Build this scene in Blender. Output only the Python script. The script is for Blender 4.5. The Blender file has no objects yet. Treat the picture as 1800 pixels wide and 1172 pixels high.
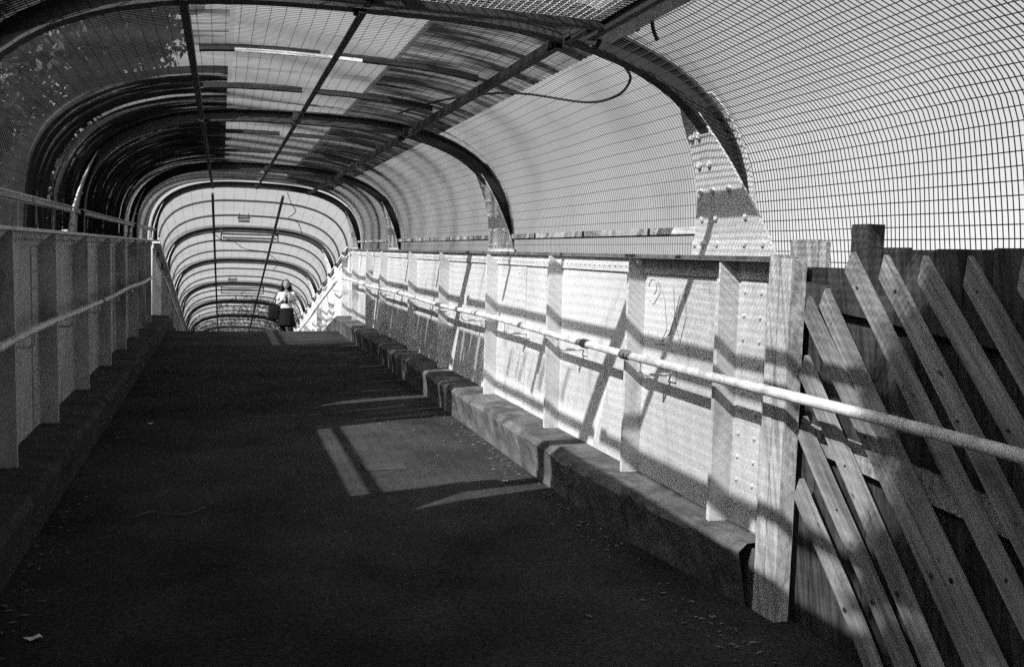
import bpy, math, random
from mathutils import Vector, Matrix
random.seed(7)
sc = bpy.context.scene
COL = sc.collection

# ------------------------------------------------------------------ camera, sky, sun, exposure
FPX = 1600.0
vy = Vector((-510, 153, -FPX)).normalized()          # direction of the ramp in camera space
vx = Vector((1, 0.0006, -0.3187)).normalized()       # across the ramp
vx = (vx - vy * vx.dot(vy)).normalized()
vz = vx.cross(vy).normalized()
M = Matrix((vx, vy, vz)).transposed()                # ramp -> camera
TH = math.radians(11.45)                             # slope of the ramp
RX = Matrix.Rotation(TH, 3, 'X')                     # ramp -> world
EYE = Vector((0, 0, 2.20))
cam = bpy.data.objects.new('camera', bpy.data.cameras.new('camera'))
COL.objects.link(cam)
cam.matrix_world = Matrix.Translation(EYE) @ (RX @ M.inverted()).to_4x4()
cam.data.sensor_width = 36; cam.data.lens = FPX / 1800 * 36
cam.data.clip_start = 0.05; cam.data.clip_end = 900
sc.camera = cam
LIGHT = (RX @ Vector((1, 0.55, -0.88))).normalized()  # the way sunlight travels
SUN = -LIGHT
w = bpy.data.worlds.new('World'); sc.world = w; w.use_nodes = True
nt = w.node_tree; nt.nodes.clear()
sky = nt.nodes.new('ShaderNodeTexSky'); sky.sky_type = 'NISHITA'; sky.sun_disc = False
sky.sun_elevation = math.asin(SUN.z); sky.sun_rotation = math.atan2(SUN.x, SUN.y)
sky.dust_density = 4.0
bw = nt.nodes.new('ShaderNodeRGBToBW'); bg = nt.nodes.new('ShaderNodeBackground'); wo = nt.nodes.new('ShaderNodeOutputWorld')
bg.inputs['Strength'].default_value = 0.12
nt.links.new(sky.outputs[0], bw.inputs[0]); nt.links.new(bw.outputs[0], bg.inputs[0]); nt.links.new(bg.outputs[0], wo.inputs[0])
sl = bpy.data.lights.new('sun', 'SUN'); sl.energy = 5.0; sl.angle = math.radians(0.55)
so = bpy.data.objects.new('sun', sl); COL.objects.link(so)
so.rotation_euler = LIGHT.to_track_quat('-Z', 'Y').to_euler(); so.location = (-8, -6, 12)
sc.view_settings.view_transform = 'Standard'; sc.view_settings.look = 'None'
sc.view_settings.exposure = 1.12; sc.view_settings.gamma = 1.0
sc.cycles.transparent_max_bounces = 24
sc.cycles.max_bounces = 8
sc.cycles.use_denoising = False

# ------------------------------------------------------------------ frames
YC = 18.05                                           # crest
def R(p):                                            # ramp frame (x, y along, z from eye line) -> world
    return RX @ Vector(p) + EYE
CREST = R((0, YC, -1.6))
def K(p):                                            # level deck frame, y measured so that it equals YC at the crest
    return Vector((p[0], CREST.y + p[1] - YC, CREST.z + p[2] + 1.6))
CX = 0.66
def arch(a=1.9, b=1.10, n=2.9, leg=0.0, N=44, x0=None, x1=None, legl=None):
    """cross-section from the right foot over to the left foot, evenly spaced; x, z"""
    raw = []
    if leg: raw.append((a, -leg))
    for i in range(401):
        t = math.pi * i / 400
        c, s = math.cos(t), math.sin(t)
        raw.append((a * math.copysign(abs(c) ** (2 / n), c), b * abs(s) ** (2 / n)))
    ll = leg if legl is None else legl
    if ll: raw.append((-a, -ll))
    if x0 is not None: raw = [p for p in raw if x0 <= p[0] <= x1]
    L = [0]
    for p, q in zip(raw, raw[1:]): L.append(L[-1] + math.hypot(p[0] - q[0], p[1] - q[1]))
    out = []; j = 0
    for i in range(N + 1):
        s = L[-1] * i / N
        while j < len(L) - 2 and L[j + 1] < s: j += 1
        f = (s - L[j]) / max(1e-9, L[j + 1] - L[j]); f = min(1, max(0, f))
        x = raw[j][0] + f * (raw[j + 1][0] - raw[j][0]); z = raw[j][1] + f * (raw[j + 1][1] - raw[j][1])
        out.append((CX + x, z + 0.04 - 0.017 * x))
    return out

# ------------------------------------------------------------------ materials (the photograph is black and white)
def nodes(name):
    m = bpy.data.materials.new(name); m.use_nodes = True
    t = m.node_tree; p = t.nodes['Principled BSDF']
    return m, t, p
def noise(t, scale, detail=6, coord='Object', sx=(1, 1, 1), rough=0.6):
    tc = t.nodes.new('ShaderNodeTexCoord'); mp = t.nodes.new('ShaderNodeMapping'); n = t.nodes.new('ShaderNodeTexNoise')
    mp.inputs['Scale'].default_value = sx
    n.inputs['Scale'].default_value = scale; n.inputs['Detail'].default_value = detail; n.inputs['Roughness'].default_value = rough
    t.links.new(tc.outputs[coord], mp.inputs[0]); t.links.new(mp.outputs[0], n.inputs[0])
    return n.outputs['Fac']
def ramp(t, fac, stops):
    r = t.nodes.new('ShaderNodeValToRGB'); cr = r.color_ramp
    while len(cr.elements) < len(stops): cr.elements.new(0.5)
    for e, (pos, v) in zip(cr.elements, stops):
        e.position = pos; e.color = (v, v, v, 1)
    t.links.new(fac, r.inputs[0]); return r.outputs[0]
def mul(t, a, b):
    m = t.nodes.new('ShaderNodeMixRGB'); m.blend_type = 'MULTIPLY'; m.inputs[0].default_value = 1
    t.links.new(a, m.inputs[1]); t.links.new(b, m.inputs[2]); return m.outputs[0]
def mat(name, v, var=0.25, rough=0.7, scale=6, bump=0.2, bscale=60, metal=0, streak=None, fine=0.0, spec=0.3, fscale=160):
    m, t, p = nodes(name)
    c = ramp(t, noise(t, scale), [(0.3, v * (1 - var)), (0.7, v * (1 + var * 0.4))])
    if streak:
        c = mul(t, c, ramp(t, noise(t, streak[0], sx=streak[1]), [(streak[2], streak[3]), (streak[2] + 0.14, 1.0)]))
    if fine:
        c = mul(t, c, ramp(t, noise(t, fscale, detail=3, rough=.7), [(0.34, 1 - fine), (0.64, 1.0)]))
    t.links.new(c, p.inputs['Base Color'])
    p.inputs['Roughness'].default_value = rough; p.inputs['Metallic'].default_value = metal
    p.inputs['Specular IOR Level'].default_value = spec
    if bump:
        b = t.nodes.new('ShaderNodeBump'); b.inputs['Strength'].default_value = bump; b.inputs['Distance'].default_value = 0.01
        t.links.new(noise(t, bscale), b.inputs['Height']); t.links.new(b.outputs[0], p.inputs['Normal'])
    return m
def sheet_mat(name, clear, dirt, stops, sx, milk=0.15, scale=1.0):
    """plastic sheeting: clear where clean, opaque where leaf litter and dark streaks lie"""
    m, t, p = nodes(name); t.nodes.remove(p)
    out = [n for n in t.nodes if n.type == 'OUTPUT_MATERIAL'][0]
    tr = t.nodes.new('ShaderNodeBsdfTransparent'); tr.inputs[0].default_value = (clear,) * 3 + (1,)
    tl = t.nodes.new('ShaderNodeBsdfTranslucent'); tl.inputs[0].default_value = (0.75,) * 3 + (1,)
    m1 = t.nodes.new('ShaderNodeMixShader'); m1.inputs[0].default_value = milk
    t.links.new(tr.outputs[0], m1.inputs[1]); t.links.new(tl.outputs[0], m1.inputs[2])
    df = t.nodes.new('ShaderNodeBsdfDiffuse'); df.inputs[0].default_value = (dirt,) * 3 + (1,)
    m2 = t.nodes.new('ShaderNodeMixShader')
    t.links.new(m1.outputs[0], m2.inputs[1]); t.links.new(df.outputs[0], m2.inputs[2])
    f = ramp(t, noise(t, scale, coord='UV', sx=sx, detail=5, rough=0.55), stops)
    t.links.new(f, m2.inputs[0]); t.links.new(m2.outputs[0], out.inputs[0])
    return m
M_ASPH = mat('asphalt', 0.058, 0.55, 0.95, 1.3, 0.9, 90, streak=(0.9, (1, 1, 1), .36, .85), fine=0.65, spec=0.05, fscale=55)
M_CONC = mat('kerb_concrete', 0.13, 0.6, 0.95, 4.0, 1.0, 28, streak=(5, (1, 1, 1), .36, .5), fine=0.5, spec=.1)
M_CONCD = mat('shaded_kerb_concrete', 0.045, 0.5, 0.9, 3.0, 0.8, 40, fine=0.45)  # kerb concrete again, darkened to put shade into the shaded-side kerbs
M_WALL = mat('white_girder_paint', 0.43, 0.16, 0.55, 2.2, 0.25, 22, streak=(2.2, (3, 3, 0.35), 0.30, 0.72), fine=0.12)
M_WALLL = mat('shaded_girder_paint', 0.40, 0.3, 0.6, 2.0, 0.25, 22, streak=(2.2, (3, 3, 0.35), 0.34, 0.6), fine=0.15)  # girder paint again, toned down as shade for the shaded side
M_STEEL = mat('dark_painted_steel', 0.018, 0.5, 0.65, 9, 0.3, 50)
M_WIRE = mat('weathered_wire', 0.015, 0.4, 0.7, 12, 0)
M_RAIL = mat('galvanised_tube', 0.5, 0.5, 0.45, 11, 0.12, 60)
M_LTST = mat('light_steel_trim', 0.50, 0.4, 0.55, 8, 0.2, 60)
M_RUST = mat('rusty_flange_steel', 0.10, 0.6, 0.8, 14, 0.5, 70)
M_TIMB = mat('weathered_timber', 0.36, 0.45, 0.8, 5, 0.4, 30, streak=(3.0, (10, 10, 0.7), 0.42, 0.55), fine=0.3)
M_TIMBP = mat('pale_post_timber', 0.40, 0.3, 0.8, 5, 0.4, 30, streak=(3.0, (12, 12, 0.5), 0.40, 0.6), fine=0.2)
M_TIMBD = mat('dark_creosoted_timber', 0.045, 0.6, 0.85, 5, 0.4, 30, streak=(3.0, (12, 12, 0.5), 0.42, 0.4))
def timber_uv(name, v):
    m, t, p = nodes(name)
    a = ramp(t, noise(t, 1.0, coord='UV', sx=(70, 2.2, 1), detail=5), [(0.3, v * .45), (0.62, v)])
    c = mul(t, a, ramp(t, noise(t, 1.0, coord='UV', sx=(9, 1.3, 1), detail=3), [(0.35, .55), (0.6, 1.0)]))
    c = mul(t, c, ramp(t, noise(t, 1.0, coord='UV', sx=(26, 9, 1), detail=2), [(0.27, .25), (0.33, 1.0)]))
    t.links.new(c, p.inputs['Base Color']); p.inputs['Roughness'].default_value = .85; p.inputs['Specular IOR Level'].default_value = .15
    b = t.nodes.new('ShaderNodeBump'); b.inputs['Strength'].default_value = .6; b.inputs['Distance'].default_value = .004
    t.links.new(a, b.inputs['Height']); t.links.new(b.outputs[0], p.inputs['Normal'])
    return m
M_SLAT = timber_uv('sawn_slat_timber', .23)
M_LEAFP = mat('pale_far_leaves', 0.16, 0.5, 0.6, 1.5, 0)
M_JOINT = sheet_mat('grey_joint_sheet', 0.36, 0.10, [(0.45, 0.1), (0.7, 0.6)], (1, 3, 1), 0.08)
M_CABLE = mat('black_cable', 0.02, 0.2, 0.6, 20, 0)
M_LEAF = mat('leaves', 0.05, 0.6, 0.6, 1.5, 0)
M_BARK = mat('bark', 0.10, 0.4, 0.9, 8, 0.5, 40)
M_GRND = mat('ground_earth', 0.07, 0.5, 0.95, 0.6, 0.5, 20)
M_PAPER = mat('paper', 0.7, 0.1, 0.8, 10, 0)
M_INK = mat('faded_marker', 0.17, 0.3, 0.7, 20, 0)
M_SKIN = mat('skin', 0.28, 0.08, 0.5, 10, 0)
M_SHIRT = mat('white_shirt', 0.36, 0.08, 0.8, 6, 0.3, 30)
M_SKIRT = mat('black_cloth', 0.008, 0.3, 1.0, 8, 0.3, 30, spec=.02)
M_HAIR = mat('dark_hair', 0.05, 0.7, 0.6, 20, 0.5, 50)
M_CLEAR = sheet_mat('clear_roof_sheet', 0.96, 0.06, [(0.56, 0.0), (0.70, 0.5)], (0.7, 4.5, 1), 0.04)
M_STRK = sheet_mat('streaked_roof_sheet', 0.70, 0.03, [(0.40, 0.25), (0.56, 0.95)], (0.9, 6.0, 1), 0.10)
M_STRL = sheet_mat('lightly_streaked_sheet', 0.85, 0.03, [(0.52, 0.0), (0.66, 0.8)], (0.9, 6.0, 1), 0.06)
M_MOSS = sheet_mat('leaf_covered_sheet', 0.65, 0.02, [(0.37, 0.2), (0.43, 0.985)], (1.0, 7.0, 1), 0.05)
M_MILK = sheet_mat('hazy_side_sheet', 0.84, 0.10, [(0.5, 0.0), (0.8, 0.25)], (1.6, 1.2, 1), 0.14)
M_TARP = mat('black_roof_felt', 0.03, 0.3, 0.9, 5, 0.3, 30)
M_FILM = sheet_mat('thin_clear_film', 0.97, 0.5, [(0.5, 0.0), (0.7, 0.3)], (6, 14, 1), 0.06)

# ------------------------------------------------------------------ mesh builder
class MB:
    def __init__(s, T=R): s.v = []; s.f = []; s.uv = None; s.T = T
    def add(s, vs, fs):
        n = len(s.v); s.v += [s.T(p) for p in vs]; s.f += [tuple(i + n for i in q) for q in fs]
    def box(s, x0, x1, y0, y1, z0, z1):
        s.add([(x0, y0, z0), (x1, y0, z0), (x1, y1, z0), (x0, y1, z0), (x0, y0, z1), (x1, y0, z1), (x1, y1, z1), (x0, y1, z1)],
              [(0, 3, 2, 1), (4, 5, 6, 7), (0, 1, 5, 4), (1, 2, 6, 5), (2, 3, 7, 6), (3, 0, 4, 7)])
    def hexa(s, p):                                   # eight corners, bottom four then top four
        s.add(p, [(0, 3, 2, 1), (4, 5, 6, 7), (0, 1, 5, 4), (1, 2, 6, 5), (2, 3, 7, 6), (3, 0, 4, 7)])
    def prism(s, poly, axis, a0, a1):                 # poly of 2-D points, extruded along an axis
        n = len(poly)
        def P(q, a):
            if axis == 'x': return (a, q[0], q[1])
            if axis == 'y': return (q[0], a, q[1])
            return (q[0], q[1], a)
        s.add([P(q, a0) for q in poly] + [P(q, a1) for q in poly],
              [tuple(range(n))[::-1], tuple(range(n, 2 * n))] + [(i, (i + 1) % n, n + (i + 1) % n, n + i) for i in range(n)])
    def tube(s, pts, r, n=8, cap=True):
        pts = [Vector(p) for p in pts]; rings = []; m = len(pts)
        up = Vector((0, 0, 1)); rr = r if isinstance(r, (list, tuple)) else [r] * m
        u = None
        for i, p in enumerate(pts):
            d = (pts[min(i + 1, m - 1)] - pts[max(i - 1, 0)])
            d = d.normalized() if d.length > 1e-9 else Vector((0, 1, 0))
            if u is None: u = d.cross(up if abs(d.z) < 0.9 else Vector((1, 0, 0))).normalized()
            else: u = (u - d * u.dot(d)).normalized()
            v = d.cross(u)
            rings.append([p + (u * math.cos(2 * math.pi * k / n) + v * math.sin(2 * math.pi * k / n)) * rr[i] for k in range(n)])
        vs = [tuple(q) for g in rings for q in g]
        fs = [(i * n + k, i * n + (k + 1) % n, (i + 1) * n + (k + 1) % n, (i + 1) * n + k) for i in range(m - 1) for k in range(n)]
        if cap: fs += [tuple(range(n))[::-1], tuple(range((m - 1) * n, m * n))]
        s.add(vs, fs)
    def sweep(s, prof, y0, y1, o0, o1):               # rectangle y0..y1 by offset o0..o1 (outwards) along a cross-section
        m = len(prof); vs = []
        for i, p in enumerate(prof):
            a = prof[max(i - 1, 0)]; b = prof[min(i + 1, m - 1)]
            tx, tz = b[0] - a[0], b[1] - a[1]; l = math.hypot(tx, tz) or 1
            nx, nz = tz / l, -tx / l                  # running right to left: outward is up
            for y, o in ((y0, o0), (y1, o0), (y1, o1), (y0, o1)):
                vs.append((p[0] + nx * o, y, p[1] + nz * o))
        fs = [(i * 4 + k, i * 4 + (k + 1) % 4, i * 4 + 4 + (k + 1) % 4, i * 4 + 4 + k) for i in range(m - 1) for k in range(4)]
        fs += [(3, 2, 1, 0), tuple(range(4 * m - 4, 4 * m))]
        s.add(vs, fs)
    def rivet(s, c, axis, r=0.013, h=0.011):          # low dome standing on a face; axis 'x-' etc.
        n = 6; vs = []
        ax = {'x': 0, 'y': 1, 'z': 2}[axis[0]]; sg = -1 if axis[1] == '-' else 1
        a, b = [k for k in range(3) if k != ax]
        for rad, hh in ((r, 0), (r * 0.75, h * 0.75)):
            for k in range(n):
                q = list(c); q[ax] += sg * hh
                q[a] += rad * math.cos(2 * math.pi * k / n); q[b] += rad * math.sin(2 * math.pi * k / n); vs.append(tuple(q))
        q = list(c); q[ax] += sg * h; vs.append(tuple(q))
        s.add(vs, [(k, (k + 1) % n, n + (k + 1) % n, n + k) for k in range(n)] + [(n + k, n + (k + 1) % n, 2 * n) for k in range(n)])
    def build(s, name, m, parent=None, base=None, smooth=False):
        me = bpy.data.meshes.new(name)
        if parent is not None: org = parent.matrix_world.translation if parent.parent is None else parent['_org']
        elif base is not None: org = base
        else:
            n = len(s.v); org = Vector((sum(v.x for v in s.v) / n, sum(v.y for v in s.v) / n, min(v.z for v in s.v)))
        org = Vector(org)
        me.from_pydata([tuple(v - org) for v in s.v], [], s.f); me.update()
        if s.uv:
            l = me.uv_layers.new(name='UVMap')
            for lp in me.loops: l.data[lp.index].uv = s.uv[lp.vertex_index]
        if m: me.materials.append(m)
        if smooth:
            for p in me.polygons: p.use_smooth = True
        o = bpy.data.objects.new(name, me); COL.objects.link(o)
        if parent is not None: o.parent = parent
        else: o.location = org
        return o
def thing(name, base, label, cat, group=None):
    o = bpy.data.objects.new(name, None); COL.objects.link(o); o.location = base
    o.matrix_world = Matrix.Translation(base); o.empty_display_size = 0.2
    o['label'] = label; o['category'] = cat
    if group: o['group'] = group
    return o
def tag(o, label, cat, group=None):
    o['label'] = label; o['category'] = cat
    if group: o['group'] = group
    return o
def struct(o): o['kind'] = 'structure'; return o
def stuff(o, label, cat): o['kind'] = 'stuff'; o['label'] = label; o['category'] = cat; return o
ORD = ['first', 'second', 'third', 'fourth', 'fifth', 'sixth', 'seventh', 'eighth', 'ninth', 'tenth', 'eleventh', 'twelfth',
       'thirteenth', 'fourteenth', 'fifteenth', 'sixteenth', 'seventeenth', 'eighteenth', 'nineteenth', 'twentieth'] + ['%dth' % k for k in range(21, 60)]
RY = [4.2, 8.2, 13.6, 17.75]                           # ribs over the ramp
DY = [17.66 + 3.9 * k for k in range(1, 8)]           # ribs over the level deck
YE = DY[-1]

# ------------------------------------------------------------------ ground, path, kerbs
g = MB(T=lambda p: Vector(p)); g.add([(-400, -300, 0), (400, -300, 0), (400, 500, 0), (-400, 500, 0)], [(0, 1, 2, 3)])
struct(g.build('ground', M_GRND, base=Vector((0, 0, 0))))
def strip(T, ys, x0, x1, zt, zb, name, m):
    b = MB(T); nx = 30; n = len(ys)
    for y in ys:
        b.v += [T((x0 + (x1 - x0) * i / nx, y, zt + random.uniform(-.003, .003))) for i in range(nx + 1)]
    b.f = [(j * (nx + 1) + i, j * (nx + 1) + i + 1, (j + 1) * (nx + 1) + i + 1, (j + 1) * (nx + 1) + i) for j in range(n - 1) for i in range(nx)]
    b.box(x0 + 0.001, x1 - 0.001, ys[0] + .001, ys[-1] - .001, zb, zt - 0.012)
    return struct(b.build(name, m))
strip(R, [-2.9 + (YC + 2.9) * i / 130 for i in range(131)], -1.25, 2.44, -1.6, -1.78, 'path', M_ASPH)
strip(K, [YC + 0.002 + (YE - YC) * i / 130 for i in range(131)], -1.25, 2.44, -1.6, -1.78, 'deck', M_ASPH)
def kerb(T, y0, y1, side, m, name, wob=0.014, seed=1):
    rnd = random.Random(seed); b = MB(T); n = int((y1 - y0) / 0.06)
    prof = [(2.165, -1.62), (2.15, -1.50), (2.11, -1.34), (2.15, -1.302), (2.42, -1.295)] if side > 0 else \
           [(-.965, -1.62), (-.945, -1.50), (-0.92, -1.34), (-.95, -1.302), (-1.24, -1.295)]
    ph = [rnd.uniform(0, 6.28) for _ in range(6)]
    for j in range(n + 1):
        y = y0 + (y1 - y0) * j / n
        bl = (y / 0.92) % 1.0; notch = 0.012 if bl < 0.06 else 0
        for k, (x, z) in enumerate(prof):
            tp = max(0, (4.9 - y) / 1.3) * .15 if side > 0 and T is R and k < 4 else 0
            x += tp
            chip = .022 if (k in (2, 3) and rnd.random() < .10) else 0
            e = chip * side + wob * (math.sin(y * 5.1 + ph[k]) * 0.5 + math.sin(y * 13.7 + ph[k] * 2) * 0.3 + rnd.uniform(-.4, .4)) if 0 < k < 4 else 0
            if k == 0: e = 0
            b.v.append(T((x + side * (notch if 0 < k < 4 else 0) + e, y, z + (e * 0.6 - notch if 1 < k < 4 else 0))))
    m5 = len(prof)
    b.f = [(j * m5 + k, j * m5 + k + 1, (j + 1) * m5 + k + 1, (j + 1) * m5 + k) for j in range(n) for k in range(m5 - 1)]
    x0, x1 = sorted((prof[1][0] + side * .20, prof[-1][0]))
    b.box(x0, x1, y0 + .001, y1 - .001, -1.7, -1.33)
    return struct(b.build(name, m))
kerb(R, 3.57, YC, 1, M_CONC, 'kerb', 0.011, seed=3)
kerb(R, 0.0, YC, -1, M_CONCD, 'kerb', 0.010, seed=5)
kerb(K, YC + .002, YE, 1, M_CONC, 'kerb', seed=8)
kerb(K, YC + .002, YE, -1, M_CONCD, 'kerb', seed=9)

# ------------------------------------------------------------------ riveted plate girders (the side walls)
def girder(T, side, ys, y0, y1, label, m, rivets=True, splice=()):
    top = 0.01 if side > 0 else 0.07
    xw = 2.42 if side > 0 else -1.24                  # web face towards the path
    xs = 2.31 if side > 0 else -1.12                  # inner edge of the stiffeners
    d = -side                                         # towards the path
    th = thing('plate_girder', T(((xw, (y0 + y1) / 2, -1.6))), label, 'wall')
    b = MB(T); b.box(*sorted((xw, xw + side * 0.02)), y0, y1, -1.75, top - 0.012)
    b.box(*sorted((xw + d * .001, xw + d * .016)), y0, y1, top - .10, top - .0125)
    ax = 'x-' if side > 0 else 'x+'
    if rivets:
        y = y0 + 0.05
        while y < y1:
            b.rivet((xw + d * .016, y, top - 0.060), ax, 0.012, 0.010); y += 0.085
        for sy in splice:
            b.box(*sorted((xw + d * .001, xw + d * 0.009)), sy - .11, sy + .11, -1.285, top - .11)
            z = top - 0.16
            while z > -1.26:
                b.rivet((xw + d * .009, sy + .07, z), ax, 0.013, 0.012); b.rivet((xw + d * .009, sy - .07, z), ax, 0.013, 0.012); z -= 0.115
    b.build('web_plate', m, th)
    f = MB(T)                                         # angle under the flange, then the flange plate
    f.box(*sorted((xw + side * .10, xw + d * .045)), y0 - .01, y1 + .01, top - .011, top + .011)
    if side > 0 and y0 < 5: f.box(xs - .015, xw - .0455, y0 - .01, 5.0, top - .010, top + .010)
    if side < 0: f.box(xw + .0455, xs + .015, y0 - .01, y1 + .01, top - .010, top + .010)
    f.build('top_flange', M_RUST if side > 0 else M_LTST, th)
    for sy in ys:
        s = MB(T)
        # a plate standing out from the web with a sloping head, and an angle leg riveted to the web
        s.prism([(xw, -1.296), (xs, -1.296), (xs, top - .014), (xs - d * .02, top - .014), (xw + d * .0165, top - .085), (xw + d * .0165, top - .102), (xw, top - .102)], 'y', sy, sy + 0.014)
        s.box(*sorted((xw + d * .001, xw + d * .013)), sy + .015, sy + .085, -1.294, top - .101)
        s.box(*sorted((xs, xs + side * .012)), sy + .0145, sy + .030, -1.294, top - .10)
        if rivets and sy < 17:
            z = top - 0.14
            while z > -1.26:
                s.rivet((xw + d * .013, sy + .055, z), ax, 0.012, 0.010); z -= 0.12
        s.box(*sorted((xs - side * .02, xw + d * .002)), sy - .03, sy + .09, -1.30, -1.285) if False else None
        s.build('stiffener', m, th)
    return th
SR = [3.92, 4.96, 6.36, 8.02, 9.92, 11.68, 13.91, 15.35, 17.04]
g_r = girder(R, 1, SR, 3.54, YC, 'white painted riveted steel wall in full sun beside the sloping path', M_WALL, splice=(3.78, 7.3, 12.6))
SL = [2.8, 4.2, 5.75, 7.15, 8.75, 10.45, 12.05, 13.7, 15.0, 16.2]
g_l = girder(R, -1, SL, 0.2, YC, 'riveted steel wall in shade, its paint toned down as shade, along the sloping path', M_WALLL, splice=(7.0, 11.9))
SD = [YC + .3 + 1.3 * k for k in range(0, 20)]
g_rd = girder(K, 1, SD, YC + .002, YE, 'sunlit white steel wall past the crest, behind the walking woman', M_WALL, rivets=False)
g_ld = girder(K, -1, SD[2:], YC + .002, YE, 'pale steel wall past the crest on the shaded side', M_WALLL, rivets=False)
# scrawl on the web plate
sq = MB(R); xx = 2.4175
def scr(pts, r=0.0022): sq.tube([(xx, a, z) for a, z in pts], r, 4)
scr([(4.86 + .05 * math.cos(t / 3), -.17 + .045 * math.sin(t / 3)) for t in range(0, 14)])
scr([(4.80, -.13), (4.76, -.20), (4.84, -.27), (4.90, -.25)])
scr([(4.78, -.14), (4.70, -.24), (4.66, -.40), (4.72, -.48), (4.62, -.42), (4.52, -.20)])
scr([(4.60, -.16), (4.57, -.34), (4.50, -.46), (4.44, -.32), (4.46, -.18)])
scr([(4.9, -.44), (4.8, -.50), (4.66, -.49), (4.5, -.56)])
o = sq.build('scrawl', M_INK, g_r); o['label'] = 'faint looping marker scrawl on the white web plate'

# ------------------------------------------------------------------ ribs with riveted gusset feet
def gusset_mesh(T, y, side):
    g = MB(T)
    x = 2.43 if side > 0 else -1.17; zt = (0.01 if side > 0 else 0.07) + .012
    rows = [(0, -.46, .34), (.10, -.39, .30), (.22, -.30, .26), (.33, -.22, .225), (.45, -.15, .20), (.57, -.08, .185), (.70, -.01, .16), (.80, .03, .10)]
    def gx(dz): return x - side * .36 * dz * dz
    n = len(rows); vs = []
    for dz, ya, yb in rows: vs += [(gx(dz), y + ya, zt + dz), (gx(dz), y + yb, zt + dz), (gx(dz) + side * .012, y + yb, zt + dz), (gx(dz) + side * .012, y + ya, zt + dz)]
    g.add(vs, [(k * 4 + q, k * 4 + (q + 1) % 4, k * 4 + 4 + (q + 1) % 4, k * 4 + 4 + q) for k in range(n - 1) for q in range(4)] + [(3, 2, 1, 0), tuple(range(4 * n - 4, 4 * n))])
    ax = 'x-' if side > 0 else 'x+'
    for dy, dz in ((-.36, .06), (-.20, .06), (.06, .06), (.20, .06), (.29, .06), (-.22, .19), (.06, .19), (.20, .19), (-.10, .33), (.06, .33), (.18, .33), (.04, .46), (.14, .46), (.06, .60), (.13, .60)):
        g.rivet((gx(dz), y + dy, zt + dz), ax, 0.019, 0.018)
    g.box(*sorted((x + side * .013, x + side * .08)), y - .30, y + .30, zt, zt + .02)      # foot angle behind the plate
    return g
RG = 'dark arch ribs of the covered footbridge'
def rib(T, y, label):
    pr = arch(1.82, 1.09, N=48, leg=0.0)
    th = thing('arch_rib', T((CX, y, pr[0][1])), label, 'arch', RG)
    b = MB(T)
    b.sweep(pr, y - .008, y + .008, -.030, .050)      # web
    b.sweep(pr, y - .050, y + .050, .0505, .064)      # outer flange
    b.sweep(pr, y - .045, y + .045, -.044, -.0305)    # inner flange
    b.build('arch_bar', M_STEEL, th)
    for s in (1, -1):
        o = gusset_mesh(T, y, s).build('gusset_plate', M_WALL if s > 0 else M_WALLL, th)
    c = MB(T)                                         # pale strip painting the lit outer flange of the legs
    q = arch(1.82, 1.09, N=48)
    c.sweep(q[:9], y - .085, y + .02, .066, .074); c.build('lit_flange_strip', M_LTST, th)
    return th
for i, y in enumerate(RY):
    sk, dy0 = ((.10, .08), (.13, .12), (0, 0), (0, 0))[i]   # the first two ribs stand slightly askew
    rib(lambda p, sk=sk: R((p[0], p[1] + sk * (CX - p[0]), p[2])), y + dy0, ['wide arch rib overhead beside the fence end, largest in view', 'second arch rib up the ramp, above the long handrail',
               'third arch rib up the ramp, shortly before the crest', 'arch rib standing right on the crest, framing the bright tube'][i])
hoop_no = 0
for i, y in enumerate(DY):
    rib(K, y, '%s thick arch rib past the crest, counted into the bright tube' % ORD[i])
# thin hoops past the crest
for k in range(0, 21):
    y = 17.66 + 1.3 * k
    if k % 3 == 0: continue
    b = MB(K); b.sweep(arch(1.84, 1.11, N=40, leg=.12), y - .018, y + .018, 0, .035)
    tag(b.build('hoop', M_STEEL), '%s thin dark hoop past the crest, between thicker arch ribs' % ORD[hoop_no], 'hoop', 'thin hoops of the far tube'); hoop_no += 1

# ------------------------------------------------------------------ purlins and cross bars
def zat(x, a=1.82, b=1.09, n=2.9):
    return b * (1 - abs(x / a) ** n) ** (1 / n) + 0.04 - 0.017 * x
PG = 'longitudinal purlins under the canopy'
bays = [(0.6, 4.2), (4.2, 8.2), (8.2, 13.6), (13.6, 17.75)]
BN = ['before the first arch rib', 'between the first and second arch ribs', 'between the second and third arch ribs', 'between the third rib and the crest rib']
PN = {-.82: 'shaded-side purlin', -.05: 'middle purlin', .90: 'sunlit-side purlin'}
for j, (y0, y1) in enumerate(bays):
    for px, nm in PN.items():
        b = MB(R); z = zat(px); x = CX + px
        b.box(x - .018, x + .018, y0 + .051, y1 - .051, z - .062, z - .054)
        b.box(x + .010, x + .018, y0 + .051, y1 - .051, z - .0535, z - .015)
        if px > .8:
            b.box(x - .018, x - .012, y0 + .051, y1 - .051, z - .0515, z - .01)
        for yy in (y0 + .12, y1 - .12): b.box(x - .03, x + .0095, yy - .04, yy + .04, z - .0515, z + .02)
        tag(b.build('purlin', M_STEEL), '%s %s' % (nm, BN[j]), 'beam', PG)
for j in range(len(DY)):
    y0, y1 = ([YC] + DY)[j:j + 2]
    for px, nm in ((-.83, 'shaded-side purlin'), (.49, 'sunlit-side purlin')):
        b = MB(K); z = zat(px); x = CX + px
        b.box(x - .025, x + .025, y0 + .051, y1 - .051, z - .062, z - .02)
        tag(b.build('purlin', M_STEEL), '%s in the %s bay past the crest' % (nm, ORD[j]), 'beam', PG)
CB = [(5.6, 'first'), (6.9, 'second'), (9.6, 'third'), (11.5, 'fourth'), (14.4, 'fifth'), (15.9, 'sixth')]
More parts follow.
